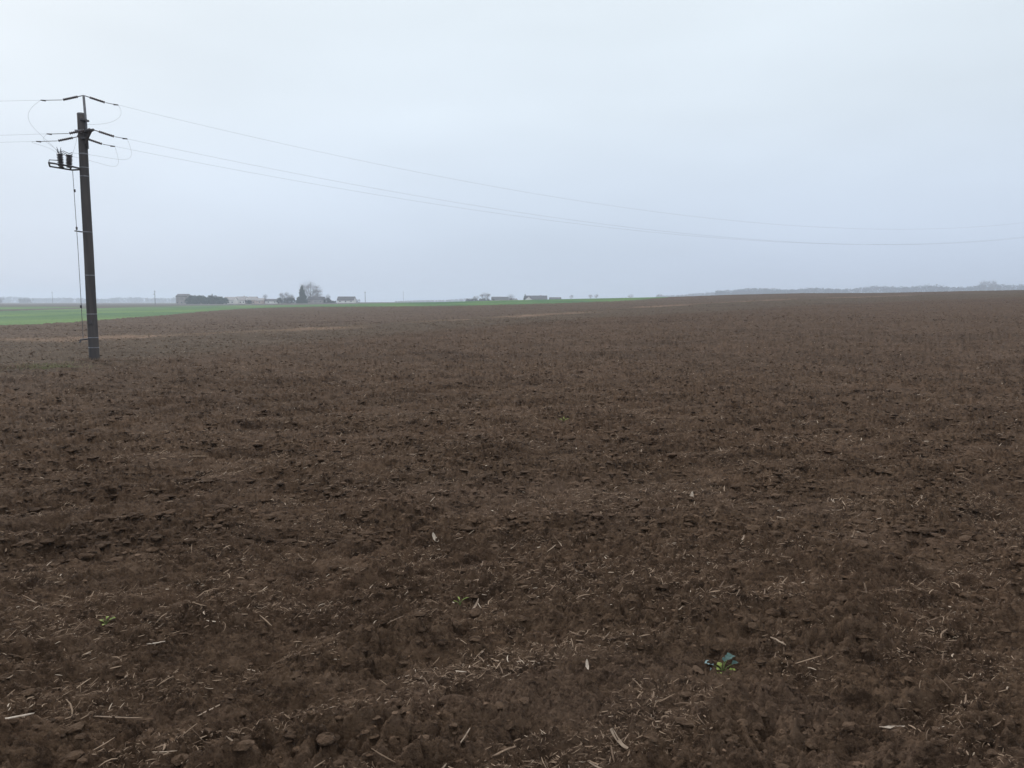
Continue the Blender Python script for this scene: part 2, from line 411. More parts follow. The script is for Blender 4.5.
sets = [bits(170000, 2.0, 14, .9, .018, .6, .10, (.45, .22)), bits(110000, 9, 90, .9, .042, .45, .14, (.48, .22)),
        bits(16000, 2.5, 60, .8, .034, .45, .15, (.66, .18)), bits(110000, 2.0, 9, .9, .011, .45, .2, (.40, .22))]
off = 0; vv, ff, tt = [], [], []
for v_, f_, t_ in sets: vv.append(v_); ff.append(f_ + off); tt.append(t_); off += len(v_)
link('straw_litter', np_mesh('straw_litter', np.vstack(vv), np.vstack(ff), dict(tone=np.concatenate(tt))), M_straw, kind='stuff',
     label='chopped maize straw and husk shreds mixed into the tilled soil', cat='straw litter')

# ------------------------------------------------------------------ single straw pieces
def straw_mat(name, c, c2): return material(name, c, .65, (60, c2, .35, .65, (1, .25, 1)), spec=.3)
M_pale = straw_mat('pale_straw', (.33, .255, .19), (.20, .14, .095)); M_tan = straw_mat('tan_straw', (.20, .135, .088), (.12, .078, .05)); M_white = straw_mat('bleached_straw', (.47, .40, .33), (.30, .235, .18))
def stalk_mesh(name, ln, w, bend, seed, flat=.5):
    rs = np.random.default_rng(seed); n = 9; k = 8; V_ = []; F_ = []; bend *= .5
    for i in range(n):
        s = i / (n - 1) - .5; a = bend * s; cx = s * ln; cyy = bend * ln * s * s * .9 + rs.normal() * w * .08
        node = 1.22 if i in (2, 6) else 1.0
        rw = w * .5 * node * (1 - .25 * abs(s) + rs.normal() * .05) * (.72 if i in (0, n - 1) else 1)
        for q in range(k):
            t = 2 * math.pi * q / k; jag = rs.normal() * ln * .02 if i in (0, n - 1) else 0
            V_.append((cx + jag - math.sin(a) * math.cos(t) * rw, cyy + math.cos(t) * rw, w * flat * .5 + math.sin(t) * rw * flat + ln * .05 * s * s * bend))
    for i in range(n - 1):
        for q in range(k): F_.append((i*k+q, (i+1)*k+q, (i+1)*k+(q+1) % k, i*k+(q+1) % k))
    F_.append(tuple(range(k))); F_.append(tuple((n-1)*k+q for q in range(k))[::-1])
    return MB().add(V_, F_).mesh(name, True)
def husk_mesh(name, ln, w, curl, seed, split=False):
    """a curled leaf with thickness"""
    rs = np.random.default_rng(seed); n = 11; k = 5; top = []
    for i in range(n):
        s = i / (n - 1); wd_ = w * (math.sin(math.pi * (s * .86 + .1)) ** .7) * (1 + rs.normal() * .08)
        lift = curl * ln * (s - .4) ** 2 + .004; tw = .5 * curl * (s - .5) + rs.normal() * .05
        side = .045 * ln * math.sin(3 * s + seed)
        for q in range(k):
            t = q / (k - 1) - .5
            gap = (.35 * w * max(0, s - .6) * 2 * (1 if t > 0 else -1)) if split else 0
            top.append(((s - .5) * ln, side + t * wd_ * math.cos(tw) + gap, lift + abs(t) ** 1.5 * wd_ * .9 + t * wd_ * math.sin(tw)))
    V_ = top + [(a, b, c - .0012) for a, b, c in top]; F_ = []; o = n * k
    for i in range(n - 1):
        for q in range(k - 1):
            if split and i > 5 and q == 1: continue
            a = i*k+q; F_.append((a, a+1, a+k+1, a+k)); F_.append((o+a, o+a+k, o+a+k+1, o+a+1))
    return MB().add(V_, F_).mesh(name, True)
def put(me, mat, x, y, yaw, pitch, label, group=None, name='straw_piece', cat='straw piece', lift=.0):
    z = float(np.max(ground_z([x, x + .03 * math.cos(yaw), x - .03 * math.cos(yaw)], [y, y + .03 * math.sin(yaw), y - .03 * math.sin(yaw)])))
    o = link(name, me, None, None, label, cat, group, loc=(x, y, z + lift + .001), rot=(random.uniform(-.2, .2), pitch, yaw))
    if not me.materials: me.materials.append(mat)
    return o
SG = 'loose straw pieces on the ploughed field'
put(husk_mesh('straw_piece', .10, .020, .9, 3, True), M_pale, .42, 3.02, R(128), -.25, 'curled pale maize husk with a forked tail, lowest in the field view', SG)
put(husk_mesh('straw_piece', .062, .016, .5, 5), M_white, .355, 3.62, R(80), -.5, 'short bleached white husk sliver standing steeply from the soil, left of the green seedling', SG)
put(husk_mesh('straw_piece', .105, .018, .3, 8), M_white, 1.60, 3.22, R(4), 0, 'bleached white husk strip lying level on bare soil, below and right of the green seedling', SG)
put(stalk_mesh('straw_piece', .125, .010, .1, 9), M_pale, -1.30, 3.32, R(48), -.1, 'straight thin pale stalk lying diagonally on open brown soil', SG)
put(stalk_mesh('straw_piece', .15, .013, .2, 10), M_white, -2.02, 3.10, R(18), -.05, 'long bleached stalk cut off by the left edge of the view', SG)
put(husk_mesh('straw_piece', .085, .032, .7, 12), M_white, -.56, 5.7, R(120), -.5, 'broad white husk flake glinting alone in the middle of the field', SG)
put(stalk_mesh('straw_piece', .125, .009, .3, 13), M_tan, 2.06, 4.52, R(85), -1.0, 'thin tan stalk poking upright out of the soil', SG)
put(stalk_mesh('straw_piece', .085, .010, .3, 14), M_white, -1.84, 4.0, R(25), 0, 'small bleached stalk lying near the yellow green sprout', SG)
put(stalk_mesh('straw_piece', .21, .011, .25, 15), M_tan, -1.66, 3.22, R(-4), .0, 'long greyish tan stalk with a side shoot lying level', SG)
put(stalk_mesh('straw_piece', .09, .013, .2, 16), M_pale, 1.36, 3.95, R(125), -.1, 'stubby pale stalk sloping up to its left, above and right of the green seedling', SG)
put(stalk_mesh('straw_piece', .10, .012, -.3, 17), M_tan, -.03, 2.92, R(30), -.1, 'dull tan twig leaning on a clod at the bottom of the view', SG)
put(husk_mesh('straw_piece', .12, .03, .6, 18), M_white, 1.65, 7.2, R(70), -.5, 'white husk scrap standing out on darker soil in the middle distance', SG)
protos = []
for s in range(6): protos.append((stalk_mesh('straw_piece', .055 + .02 * s, .0075 + .001 * (s % 3), .3 * (-1) ** s, 40 + s), (M_tan, M_pale, M_tan)[s % 3]))
for s in range(6): protos.append((husk_mesh('straw_piece', .05 + .012 * s, .010 + .003 * (s % 3), .5, 60 + s), (M_pale, M_tan, M_pale)[s % 3]))
for me, mt in protos: me.materials.append(mt)
KL = ['short stout tan broken stalk piece lying loose on the soil', 'short slim pale broken stalk piece lying loose on the soil', 'long slim tan broken stalk piece lying loose on the soil',
      'narrow pale husk shred lying loose on the soil', 'tan husk shred of middling width lying loose on the soil', 'broad pale husk shred lying loose on the soil']
cnt = 0
while cnt < 288:
    r_ = 2.7 + 9.5 * random.random() ** 1.15; a_ = random.uniform(-R(34.5), R(34.5))
    x_, y_ = r_ * math.sin(a_), r_ * math.cos(a_)
    uu, vv_ = x_ * DX + y_ * DY, -x_ * DY + y_ * DX
    if float(perlin(np.array([uu * .5]), np.array([vv_ * 2.4]), 61)[0]) + random.random() * 1.0 < .45: continue
    protos_i = random.randrange(12); me, mt = protos[protos_i]
    o = put(me, mt, x_, y_, random.choice((random.gauss(.5, .5), random.uniform(0, 3.14))), random.gauss(-.15, .25),
            KL[(protos_i // 6) * 3 + protos_i % 3], SG)
    k_ = random.uniform(.35, .85) * (1 + r_ * .02); o.scale = (k_, k_, k_); cnt += 1

# ------------------------------------------------------------------ seedlings
M_blue = material('bluish_leaf', (.10, .165, .165), .6, (60, (.19, .27, .28), .4, .6), spec=.5)
M_teal = material('dark_teal_leaf', (.030, .066, .060), .6, (60, (.055, .10, .09), .4, .6))
M_lime = material('yellow_green_leaf', (.10, .145, .028), .7, (60, (.22, .25, .06), .4, .6))
M_stem = material('green_stem', (.09, .12, .035), .7)
def leaf(mb, p, yaw, tilt, ln, w, seed, lobes=True):
    rs = np.random.default_rng(seed); n = 8; k = 5
    V_ = []
    for i in range(n):
        s = i / (n - 1); wd_ = w * (max(0, math.sin(math.pi * (s * .93 + .04))) ** .6) * (1 + (.22 * math.sin(9 * s + seed) if lobes else 0))
        d_ = ln * s; zz = math.sin(tilt) * d_ - .35 * ln * s * s
        for q in range(k):
            t = q / (k - 1) - .5
            lx = math.cos(tilt) * d_; ly = t * wd_; lz = zz + abs(t) * wd_ * .35 + rs.normal() * w * .03
            V_.append((p[0] + lx * math.cos(yaw) - ly * math.sin(yaw), p[1] + lx * math.sin(yaw) + ly * math.cos(yaw), p[2] + lz))
    F_ = [(i*k+q, i*k+q+1, (i+1)*k+q+1, (i+1)*k+q) for i in range(n-1) for q in range(k-1)]
    o = n * k; V_ += [(a, b, c - .0006) for a, b, c in V_]; F_ += [tuple(o + i for i in f[::-1]) for f in F_]
    mb.add(V_, F_)
def seedling(x, y, label, blades, mats, scale=1.0, cat='seedling', name='weed_seedling', group=None):
    """blades = (yaw deg, stem length, stem rise, leaf length, leaf width, material index)"""
    o = link(name, None, label=label, cat=cat, group=group, loc=(x, y, gz(x, y) - .004)); o.scale = (scale,) * 3
    for i, (yw, sl, rise, ll, lw, mi) in enumerate(blades):
        a = R(yw); tip = (math.cos(a) * sl, math.sin(a) * sl, rise)
        mid = (math.cos(a) * sl * .45, math.sin(a) * sl * .45, rise * .75)
        st = MB().tube([(0, 0, 0), mid, tip], [.003, .0022, .0015], 6).build('stem', M_stem, o, True)
        mb = MB(); leaf(mb, tip, a, .5, ll, lw, i * 3 + 1); mb.build('leaf', mats[mi], o, True)
    return o
seedling(1.0, 3.66, 'small green seedling with two bluish lobed leaves and yellow green heart leaves', [
    (168, .05, .05, .055, .05, 0), (192, .045, .030, .04, .04, 0), (40, .04, .075, .065, .055, 2), (12, .055, .055, .045, .035, 2), (60, .03, .065, .04, .035, 2), (100, .02, .035, .05, .026, 1), (320, .015, .02, .04, .024, 1), (200, .01, .03, .04, .024, 1),
    (250, .02, .02, .045, .026, 1), (290, .03, .025, .045, .026, 1), (340, .03, .03, .045, .028, 1), (120, .02, .04, .03, .02, 1), (220, .03, .02, .03, .016, 1)], (M_blue, M_lime, M_teal), .85)
seedling(-2.2, 4.2, 'tiny yellow green sprout beside a small bleached stalk', [(40, .02, .03, .04, .022, 1), (160, .015, .025, .035, .02, 1), (280, .02, .02, .03, .018, 1), (90, .01, .04, .03, .015, 1)], (M_blue, M_lime, M_teal), .95)
seedling(-.3, 4.5, 'two-bladed yellow green sprout between bare clods', [(30, .015, .03, .05, .010, 1), (110, .01, .03, .045, .009, 1), (170, .015, .02, .03, .009, 1)], (M_blue, M_lime, M_teal), 1.0)
seedling(.8, 12.3, 'farthest green sprout, a dull speck well out in the field', [(30, .02, .03, .10, .03, 1), (150, .02, .03, .09, .03, 1), (270, .02, .05, .07, .03, 1), (90, .01, .06, .07, .02, 1)], (M_blue, M_lime, M_teal), 1.0)

# dry grass left standing along the strip between the two tilled plots, and round the pole foot
M_dry = material('dry_grass', (.25, .185, .14), .9, (5, (.17, .125, .09), .4, .6)); M_grn = material('pale_green_grass', (.15, .17, .085), .9, (5, (.22, .19, .11), .4, .6))
def grass(name, pts, hgt, mat, **k):
    n = len(pts); x = pts[:, 0]; y = pts[:, 1]; z = ground_z(x, y) - .01
    h = hgt * (.4 + rng.random(n)); a = rng.random(n) * 6.28; lean = rng.normal(0, .5, (n, 2)) * h[:, None]; w = .006 + .0002 * np.hypot(x, y)
    ux, uy = np.cos(a) * w, np.sin(a) * w
    V_ = np.stack([np.stack([x - ux, y - uy, z], 1), np.stack([x + ux, y + uy, z], 1), np.stack([x + lean[:, 0], y + lean[:, 1], z + h], 1), np.stack([x - uy, y + ux, z], 1)], 1).reshape(-1, 3)
    F_ = (np.array([[0, 1, 2], [1, 3, 2], [3, 0, 2]])[None] + (np.arange(n) * 4)[:, None, None]).reshape(-1, 3)
    return link(name, np_mesh(name, V_, F_), mat, **k)
pts = []
for (ax, ay), (bx, by) in zip(TAN[:-2], TAN[1:-1]):
    ln_ = math.hypot(bx - ax, by - ay); n_ = int(ln_ * 60)
    t_ = rng.random(n_); px_ = ax + (bx - ax) * t_ + rng.normal(0, .5, n_); py_ = ay + (by - ay) * t_ + rng.normal(0, .5, n_)
    kk = perlin(px_ * .12, py_ * .12, 79) + perlin(px_ * .5, py_ * .5, 80) * .6 + rng.random(n_) * .6 > .3
    pts.append(np.stack([px_[kk], py_[kk]], 1))
grass('dry_grass', np.vstack(pts), .07, M_dry, kind='stuff', label='thin strip of dry tan grass between the two tilled plots', cat='grass')

# ------------------------------------------------------------------ the pole with its fittings
PX, PY = -15.56, 29.89; PZ = bz(PX, PY) - .02
M_wood = material('weathered_pole', (.052, .049, .053), .9, (7, (.095, .085, .082), .3, .7, (1, 1, .08)), bump=.01)
M_steel = material('dull_steel', (.20, .21, .23), .55, (8, (.13, .13, .14), .4, .6), metallic=.5)
M_dark = material('dark_steel', (.07, .07, .08), .6, (8, (.10, .09, .09), .4, .6), metallic=.3)
M_band = material('galvanised_band', (.30, .31, .34), .6, (10, (.2, .21, .23), .4, .6), metallic=.4)
M_ins = material('brown_insulator', (.045, .035, .04), .35, (20, (.07, .05, .05), .4, .6), spec=.5)
M_wire = material('aluminium_wire', (.30, .31, .33), .6, (5, (.24, .25, .27), .4, .6), metallic=.3)
pole = link('power_pole', None, label='tall dark timber power pole with a switch platform standing in the ploughed field', cat='power pole', loc=(PX, PY, PZ))
OZ = -.45 - PZ
shaft = MB(); ns = 14
V_ = []; F_ = []; sid = 16
for i in range(ns + 1):
    z_ = -.3 + (8.94 + .3) * i / ns; r_ = .180 - .032 * max(0, z_) / 8.94
    for q in range(sid):
        t = 2 * math.pi * q / sid; rr_ = r_ * (1 + .02 * math.sin(3 * t + i))
        V_.append((math.cos(t) * rr_, math.sin(t) * rr_, z_))
for i in range(ns):
    for q in range(sid): F_.append((i*sid+q, i*sid+(q+1) % sid, (i+1)*sid+(q+1) % sid, (i+1)*sid+q))
F_.append(tuple(ns*sid+q for q in range(sid))); shaft.add(V_, F_); shaft.build('shaft', M_wood, pole, True)
MB().tube([(0, 0, 8.90), (0, 0, 8.955)], [.154, .135], 16).build('pole_cap', M_steel, pole)
def rpole(z_): return .180 - .032 * z_ / 8.94
def zpx(py_):                       # height above the pole foot of an image row, measured once on the photograph
    return {113: 8.94}.get(py_, 0)
for z_ in (.49, .86, 1.73, 3.15, 4.72, 6.72, 7.03, 7.52):
    r_ = rpole(z_) + .006
    MB().tube([(0, 0, z_ - .013), (0, 0, z_ + .013)], r_, 16).build('strap', M_band, pole)
MB().box((-.03, -.205, 1.36), (.09, -.16, 1.52)).build('dark_hole_block', M_dark, pole)  # dark block added to the shaft to stand for its dark hole
# top pipe carrying the highest wire
TOPP = (.125, -.02, 9.575)
top = MB().tube([(.165, -.02, 7.7), (.15, -.02, 8.8), TOPP], [.048, .045, .042], 10).build('top_pipe', M_steel, pole, True)
for z_ in (8.05, 8.7): MB().box((.02, -.19, z_ - .03), (.21, .12, z_ + .03)).build('pipe_clamp', M_dark, top)
# crossarm across the line
LD = Vector((.854, .520, 0)); LP = Vector((.520, -.854, 0))      # along the line, across it towards the viewer
ZA = 8.20
ARM_N = Vector((.52, -.36, .09)); ARM_F = Vector((-.28, .35, .0)); AD = Vector((.82, -.57, 0))
arm = MB()
for s in (-1, 1):
    o_ = LD * (.06 * s)
    arm.tube([ARM_F + o_ + Vector((0, 0, ZA)), ARM_N + o_ + Vector((0, 0, ZA + .02))], .045, 6)
for q in (ARM_F, ARM_N): arm.tube([q - LD * .09 + Vector((0, 0, ZA + .01)), q + LD * .09 + Vector((0, 0, ZA + .01))], .035, 6)
arm_o = arm.build('crossarm', M_dark, pole)
for q in (ARM_N, ARM_F): MB().tube([AD * (.12 if q is ARM_N else -.12) + Vector((0, 0, ZA - .34)), q * .93 + Vector((0, 0, ZA - .02))], .05, 6).build('brace', M_dark, pole)
pl = MB().box((-.15, -.24, ZA + .03), (.09, -.21, ZA + .13)); pl.build('arm_plate', M_band, arm_o)
# strings and wires
def catenary(a, b, sag, n=60, t1=1.0):
    a, b = Vector(a), Vector(b)
    return [a.lerp(b, t) - Vector((0, 0, 4 * sag * t * (1 - t))) for t in [t1 * i / n for i in range(n + 1)]]
clamps = {}
def string(p, d_, key, droop):
    """tension string of sheds from the arm out to the wire clamp"""
    p = Vector(p); dr = (d_ - Vector((0, 0, droop))).normalized(); e1 = p + dr * .20; e2 = p + dr * .72; e3 = p + (d_ - Vector((0, 0, droop * .8))).normalized() * 1.08
    if d_.x < 0: e3 = p + (d_ - Vector((0, 0, droop * .72))).normalized() * 1.34
    m_ = MB().tube([p, e1], .016, 6).tube([e2, e3], .011, 6)
    lk = m_.build('link_rod', M_dark, pole)
    pts_, rs_ = [], []
    for i in range(8):
        for dt_, r_ in ((0, .030), (.02, .052), (.026, .052), (.045, .030)):
            pts_.append(e1 + dr * (.065 * i + dt_)); rs_.append(r_)
    MB().tube(pts_, rs_, 10).build('insulator', M_ins, pole)
    MB().tube([e3 - d_ * .10, e3 + d_ * .06], [.028, .018], 8).build('wire_clamp', M_dark, lk)
    clamps[key] = Vector((PX, PY, PZ)) + e3 + d_ * .05
for side, dd in (('r', LD), ('l', -LD)):
    string(Vector(TOPP), dd, side + 't', .235 if side == 'r' else .36); string(ARM_N + dd * .04 + Vector((0, 0, ZA + .02)), dd, side + 'n', .25 if side == 'r' else .32)
    string(ARM_F + dd * .04 + Vector((0, 0, ZA + .0)), dd, side + 'f', .28 if side == 'r' else .33)
names = dict(t='topmost wire of the line %s the pole, on the tall pipe', n='wire %s the pole from the viewer-side crossarm end', f='wire %s the pole from the far crossarm end, lowest at the pole')
for side, wd_, txt in (('r', 1, 'running right from'), ('l', -1, 'running left from')):
    for q in 'tnf':
        a = clamps[side + q]; b = a + LD * 79 * wd_ + Vector((0, 0, 1.1 if wd_ > 0 else .2)); sag = 3.1 if q == 't' else (2.86 if q == 'n' else 2.66)
        MB().tube(catenary(a, b, sag, 70), .0031, 5).build('power_line', M_wire, None, True, label=names[q] % txt, cat='power line', group='overhead wires')
# switch platform
SZ = 6.98
VD = Vector((-.463, .886, 0))                                    # across the platform
def pp(x_, a, z_): return Vector((x_, 0, z_)) + VD * a
plat = MB()
for a in (-.45, .45): plat.tube([pp(-.14, a * .25, SZ), pp(-.45, a, SZ + .03), pp(-1.26, a, SZ + .16)], .032, 6)
for x_ in (-.50, -.86, -1.26): plat.tube([pp(x_, -.47, SZ + .04 - (x_ + .45) * .15), pp(x_, .47, SZ + .04 - (x_ + .45) * .15)], .030, 6)
plat.tube([pp(-1.26, -.45, SZ + .16), pp(-1.24, -.45, SZ + .26), pp(-.9, -.45, SZ + .24)], .016, 6)
plat_o = plat.build('switch_platform', M_dark, pole)
swtop = []; swr = []
for a in (-.40, 0, .40):
    for x_, hh_, lean in ((-.84, .40, -.02), (-.55, .36, .03)):
        pts_, rs_ = [], []
        for i in range(7):
            for dt_, r_ in ((0, .060), (.016, .105), (.030, .105), (.048, .060)):
                zz = (i * .06 + dt_) * hh_ / .42; pts_.append(pp(x_ + lean * zz / hh_, a, SZ + .10 + zz)); rs_.append(r_)
        MB().tube(pts_, rs_, 10).build('post_insulator', M_ins, pole)
    bl = MB().tube([pp(-.95, a, SZ + .62), pp(-.88, a, SZ + .53), pp(-.72, a, SZ + .58), pp(-.52, a, SZ + .49), pp(-.40, a, SZ + .52)], .014, 6)
    bl.tube([pp(-.88, a, SZ + .53), pp(-.95, a, SZ + .72)], .010, 5).tube([pp(-.84, a, SZ + .54), pp(-.80, a, SZ + .70)], .009, 5)
    bl.build('switch_blade', M_band if a < 0 else M_dark, pole)
    swtop.append(Vector((PX, PY, PZ)) + pp(-.92, a, SZ + .58)); swr.append(Vector((PX, PY, PZ)) + pp(-.42, a, SZ + .51))
# operating rod and its brackets
rod = MB().tube([(-.40, -.05, SZ - .05), (-.36, -.05, 4.2), (-.34, -.06, .80)], .010, 8).build('operating_rod', M_steel, pole)
for z_ in (6.2, 4.85, 2.0): MB().tube([(-.36, -.06, z_ - .05), (-.36, -.06, z_ + .05)], .034, 8).build('coupling', M_dark, rod)
MB().tube([(-.15, 0, 4.72), (-.44, -.06, 4.76)], .025, 6).build('rod_bracket', M_dark, pole)
MB().tube([(-.18, 0, .80), (-.44, -.08, .78)], .035, 8).tube([(-.42, -.08, .78), (-.44, -.14, .66)], .025, 8).build('crank_handle', M_dark, pole)
# jumpers hanging as loops between clamps and the switch
def bez(pts_, n=24):
    P_ = [Vector(p) for p in pts_]; o_ = []
    for i in range(n + 1):
        t = i / n; q = list(P_)
        while len(q) > 1: q = [q[j].lerp(q[j + 1], t) for j in range(len(q) - 1)]
        o_.append(q[0])
    return o_
JG = 'jumper loops at the pole'
def jumper(a, b, c1, c2, label):
    MB().tube(bez([a, a + Vector(c1), b + Vector(c2), b]), .0034, 5).build('jumper_wire', M_wire, None, True, label=label, cat='jumper wire', group=JG)
P0_ = Vector((PX, PY, PZ))
jumper(clamps['rt'], clamps['rt'] + Vector((-1.06, -.5, -.78)) , (.35, .2, -.55), (.55, .2, -.05), 'loop dropping from the topmost right wire back to the crossarm')
jumper(clamps['rt'] + Vector((-1.06, -.5, -.78)), swr[1], (-.3, 0, 0), (.5, -.3, .6), 'short wire passing behind the pole top down to the switch')
jumper(clamps['rn'], swr[0], (.45, .1, -1.2), (1.6, -.1, -.1), 'loop sagging from the near right wire round the pole front to the switch')
jumper(clamps['rf'], swr[2], (.25, .2, -1.15), (1.3, .3, -.22), 'loop sagging from the far right wire round the pole back to the switch')
jumper(clamps['lt'], swtop[1], (-1.0, -.3, -.75), (-.35, -.1, .65), 'loop from the topmost left wire curving down to the switch')
jumper(clamps['ln'], swtop[0], (-.25, -.1, -.25), (-.35, 0, .35), 'short loop from the near left wire down to the switch')
jumper(clamps['lf'], swtop[2], (-.5, -.1, -.05), (-.25, 0, .35), 'loop from the lowest left wire down to the switch')
# tufts of grass round the pole
def tuft(x, y, n, sx, sy, h_, mat, label):
    p_ = np.stack([rng.normal(0, sx, n), rng.normal(0, sy, n)], 1) + [x, y]
    g_ = grass('grass_tuft', p_, h_, mat, kind='stuff', label=label, cat='grass tuft', group='grass tufts near the pole')
tuft(-15.75, 27.0, 900, .5, .45, .09, M_grn, 'pale green grass tuft left of the pole foot, on the camera side')
tuft(-16.6, 26.7, 1100, .4, .35, .09, M_dry, 'straw coloured grass tuft at the far end of the green one')
tuft(-14.5, 29.8, 900, .6, .3, .08, M_dry, 'dry grass patch touching the right side of the pole foot')
tuft(-15.6, 29.72, 420, .24, .14, .13, M_dry, 'ring of uncut dry weeds hugging the pole foot')

# ------------------------------------------------------------------ far things
def at(px_, D):                       # bearing column and range -> ground point
    x = (px_ - 512) / 804 * D; return x, D, bz(x, D)
FS = 1.0                              # size of the far things, all set by how far off they stand
def foliage_mesh(name, centres, radii, n, leaf, seed, squash=1.0, shell=.35):
    """many small random faces spread through the volume of a few clumps"""
    rs = np.random.default_rng(seed); centres = np.array(centres, float); radii = np.array(radii, float)
    w = radii ** 2.2; idx = rs.choice(len(radii), n, p=w / w.sum())
    d_ = rs.normal(size=(n, 3)); d_ /= np.linalg.norm(d_, axis=1)[:, None]
    rr_ = radii[idx] * (shell + (1 - shell) * rs.random(n)) ** .5
    c = centres[idx] + d_ * rr_[:, None] * [1, 1, squash]
    a = rs.normal(size=(n, 3)); a /= np.linalg.norm(a, axis=1)[:, None]
    b = np.cross(a, rs.normal(size=(n, 3))); b /= np.linalg.norm(b, axis=1)[:, None]
    s = leaf * (.5 + rs.random(n))[:, None]
    V_ = np.stack([c - a * s, c + a * s, c + b * s * .9], 1).reshape(-1, 3)
    return np_mesh(name, V_, np.arange(n * 3).reshape(-1, 3))
M_bark = material('bark', (.075, .062, .055), .95, (1.5, (.11, .09, .08), .4, .6))
M_twig = material('twigs', (.145, .118, .115), .95, (.4, (.11, .09, .09), .4, .6))
M_wood_far = material('far_wood_twigs', (.040, .040, .044), .95, (.02, (.03, .03, .034), .4, .6))
M_ever = material('evergreen', (.022, .042, .026), .9, (.5, (.035, .06, .035), .4, .6))
M_bush = material('dark_bush', (.05, .055, .04), .95, (.5, (.075, .07, .055), .4, .6))
def bare_tree(px_, D, hgt, spread, seed, label, n_main=8, twigs=1.0, group='bare trees round the farmsteads', lean=0):
    hgt *= FS; spread *= FS; rs = np.random.default_rng(seed); x, y, z = at(px_, D)
    o = link('bare_tree', None, label=label, cat='tree', group=group, loc=(x, y, z - .2))
    tr = MB(); cr = MB(); hb = hgt * .20
    tr.tube([(0, 0, 0), (lean * .3, 0, hb), (lean, 0, hgt * .62), (lean, 0, hgt * .93)], [hgt * .024, hgt * .018, hgt * .008, hgt * .002], 7)
    lobes = [(Vector((rs.normal() * spread * .10, rs.normal() * spread * .1, hgt * .66)), spread * .36, hgt * .33)]
    for i in range(n_main):
        a = i / n_main * 6.28 + rs.normal() * .35; q = spread * rs.uniform(.22, .36)
        lobes.append((Vector((math.cos(a) * q, math.sin(a) * q, hgt * rs.uniform(.28, .78))), spread * rs.uniform(.13, .22), hgt * rs.uniform(.11, .18)))
    for c, ra, rb in lobes:
        b0 = Vector((lean * c.z / hgt, 0, max(hb, c.z * .55 - .05 * hgt)))
        m_ = b0.lerp(c, .55) - Vector((0, 0, hgt * .03)); tr.tube([b0, m_, c], [hgt * .010, hgt * .006, hgt * .003], 5)
        for k in range(12):
            d_ = Vector(rs.normal(size=3)); d_.z = abs(d_.z) * .9 - .2; d_.normalize()
            e = c + Vector((d_.x * ra, d_.y * ra, d_.z * rb)) * rs.uniform(.7, 1.1); cr.tube([c.lerp(e, .05), c.lerp(e, .55) + Vector(rs.normal(size=3)) * ra * .08, e], [hgt * .0032, hgt * .002, hgt * .001], 3)
    n = int(1500 * twigs); V_ = []; F_ = []
    wts = np.array([l[1] ** 2 * l[2] for l in lobes]) ** .75; ids = rs.choice(len(lobes), n, p=wts / wts.sum())
    for i in ids:
        c, ra, rb = lobes[i]; d_ = Vector(rs.normal(size=3)).normalized(); t = rs.random() ** .45 * (1.0 + .18 * rs.normal())
        p = c + Vector((d_.x * ra, d_.y * ra, d_.z * rb)) * t; dd = (d_ + Vector(rs.normal(size=3)) * .5 + Vector((0, 0, .35))).normalized() * hgt * rs.uniform(.03, .075)
        w = Vector(rs.normal(size=3)).cross(dd).normalized() * (hgt * .0016 + .012)
        n0 = len(V_); V_ += [p - w, p + w, p + dd]; F_.append((n0, n0 + 1, n0 + 2))
    cr.add(V_, F_)
    tr.build('trunk', M_bark, o); cr.build('crown', M_twig, o)
    return o
def conifer(px_, D, hgt, w, seed, label, group):
    hgt *= FS; w *= FS; rs = np.random.default_rng(seed); x, y, z = at(px_, D)
    o = link('conifer', None, label=label, cat='tree', group=group, loc=(x, y, z - .2))
    MB().tube([(0, 0, 0), (0, 0, hgt * .95)], [hgt * .018, hgt * .004], 7).build('trunk', M_bark, o)
    cs, rd = [], []
    for i in range(60):
        t = i / 60; zz = hgt * (.05 + .93 * t); rw = w * .5 * (1 - t) ** .75 * (1 + .12 * math.sin(t * 40)); a = rs.random() * 6.28
        cs.append((math.cos(a) * rw * .55, math.sin(a) * rw * .55, zz)); rd.append(max(.25, rw * .62 + rs.normal() * .1))
    link('crown', foliage_mesh('crown', cs, rd, 8000, hgt * .026, seed, .7), M_ever, o); return o
def bush(px_, D, w, h_, seed, label, mat=None, name='bush', cat='bush', group='bushes round the farmsteads', n=1500, leaf=.35, dense=.35):
    w *= FS; h_ *= FS; leaf *= FS; rs = np.random.default_rng(seed); x, y, z = at(px_, D); cs, rd = [], []
    k = max(3, int(w / (h_ * .5)))
    for i in range(k):
        r_ = h_ * rs.uniform(.33, .5); cs.append(((i + .5) / k * w - w / 2 + rs.normal() * .3, rs.normal() * h_ * .3, r_ * rs.uniform(.8, 1.0))); rd.append(r_)
        cs.append((cs[-1][0] + rs.normal(), rs.normal() * h_ * .2, h_ - r_ * .7)); rd.append(r_ * .65)
    return link(name, foliage_mesh(name, cs, rd, n, leaf, seed, 1, dense), mat or M_bush, None, label, cat, group, loc=(x, y, z))
M_plaster = material('pale_plaster', (.84, .83, .80), .9, (.3, (.74, .72, .69), .4, .6)); M_pink = material('pinkish_plaster', (.55, .42, .36), .9, (.3, (.47, .36, .31), .4, .6))
M_greyp = material('grey_plaster', (.36, .32, .31), .9, (.3, (.28, .25, .25), .4, .6))
M_tile = material('grey_roof_tiles', (.33, .31, .31), .9, (.8, (.26, .24, .245), .4, .6)); M_tile2 = material('dark_roof_tiles', (.06, .058, .068), .9, (.8, (.10, .09, .09), .4, .6))
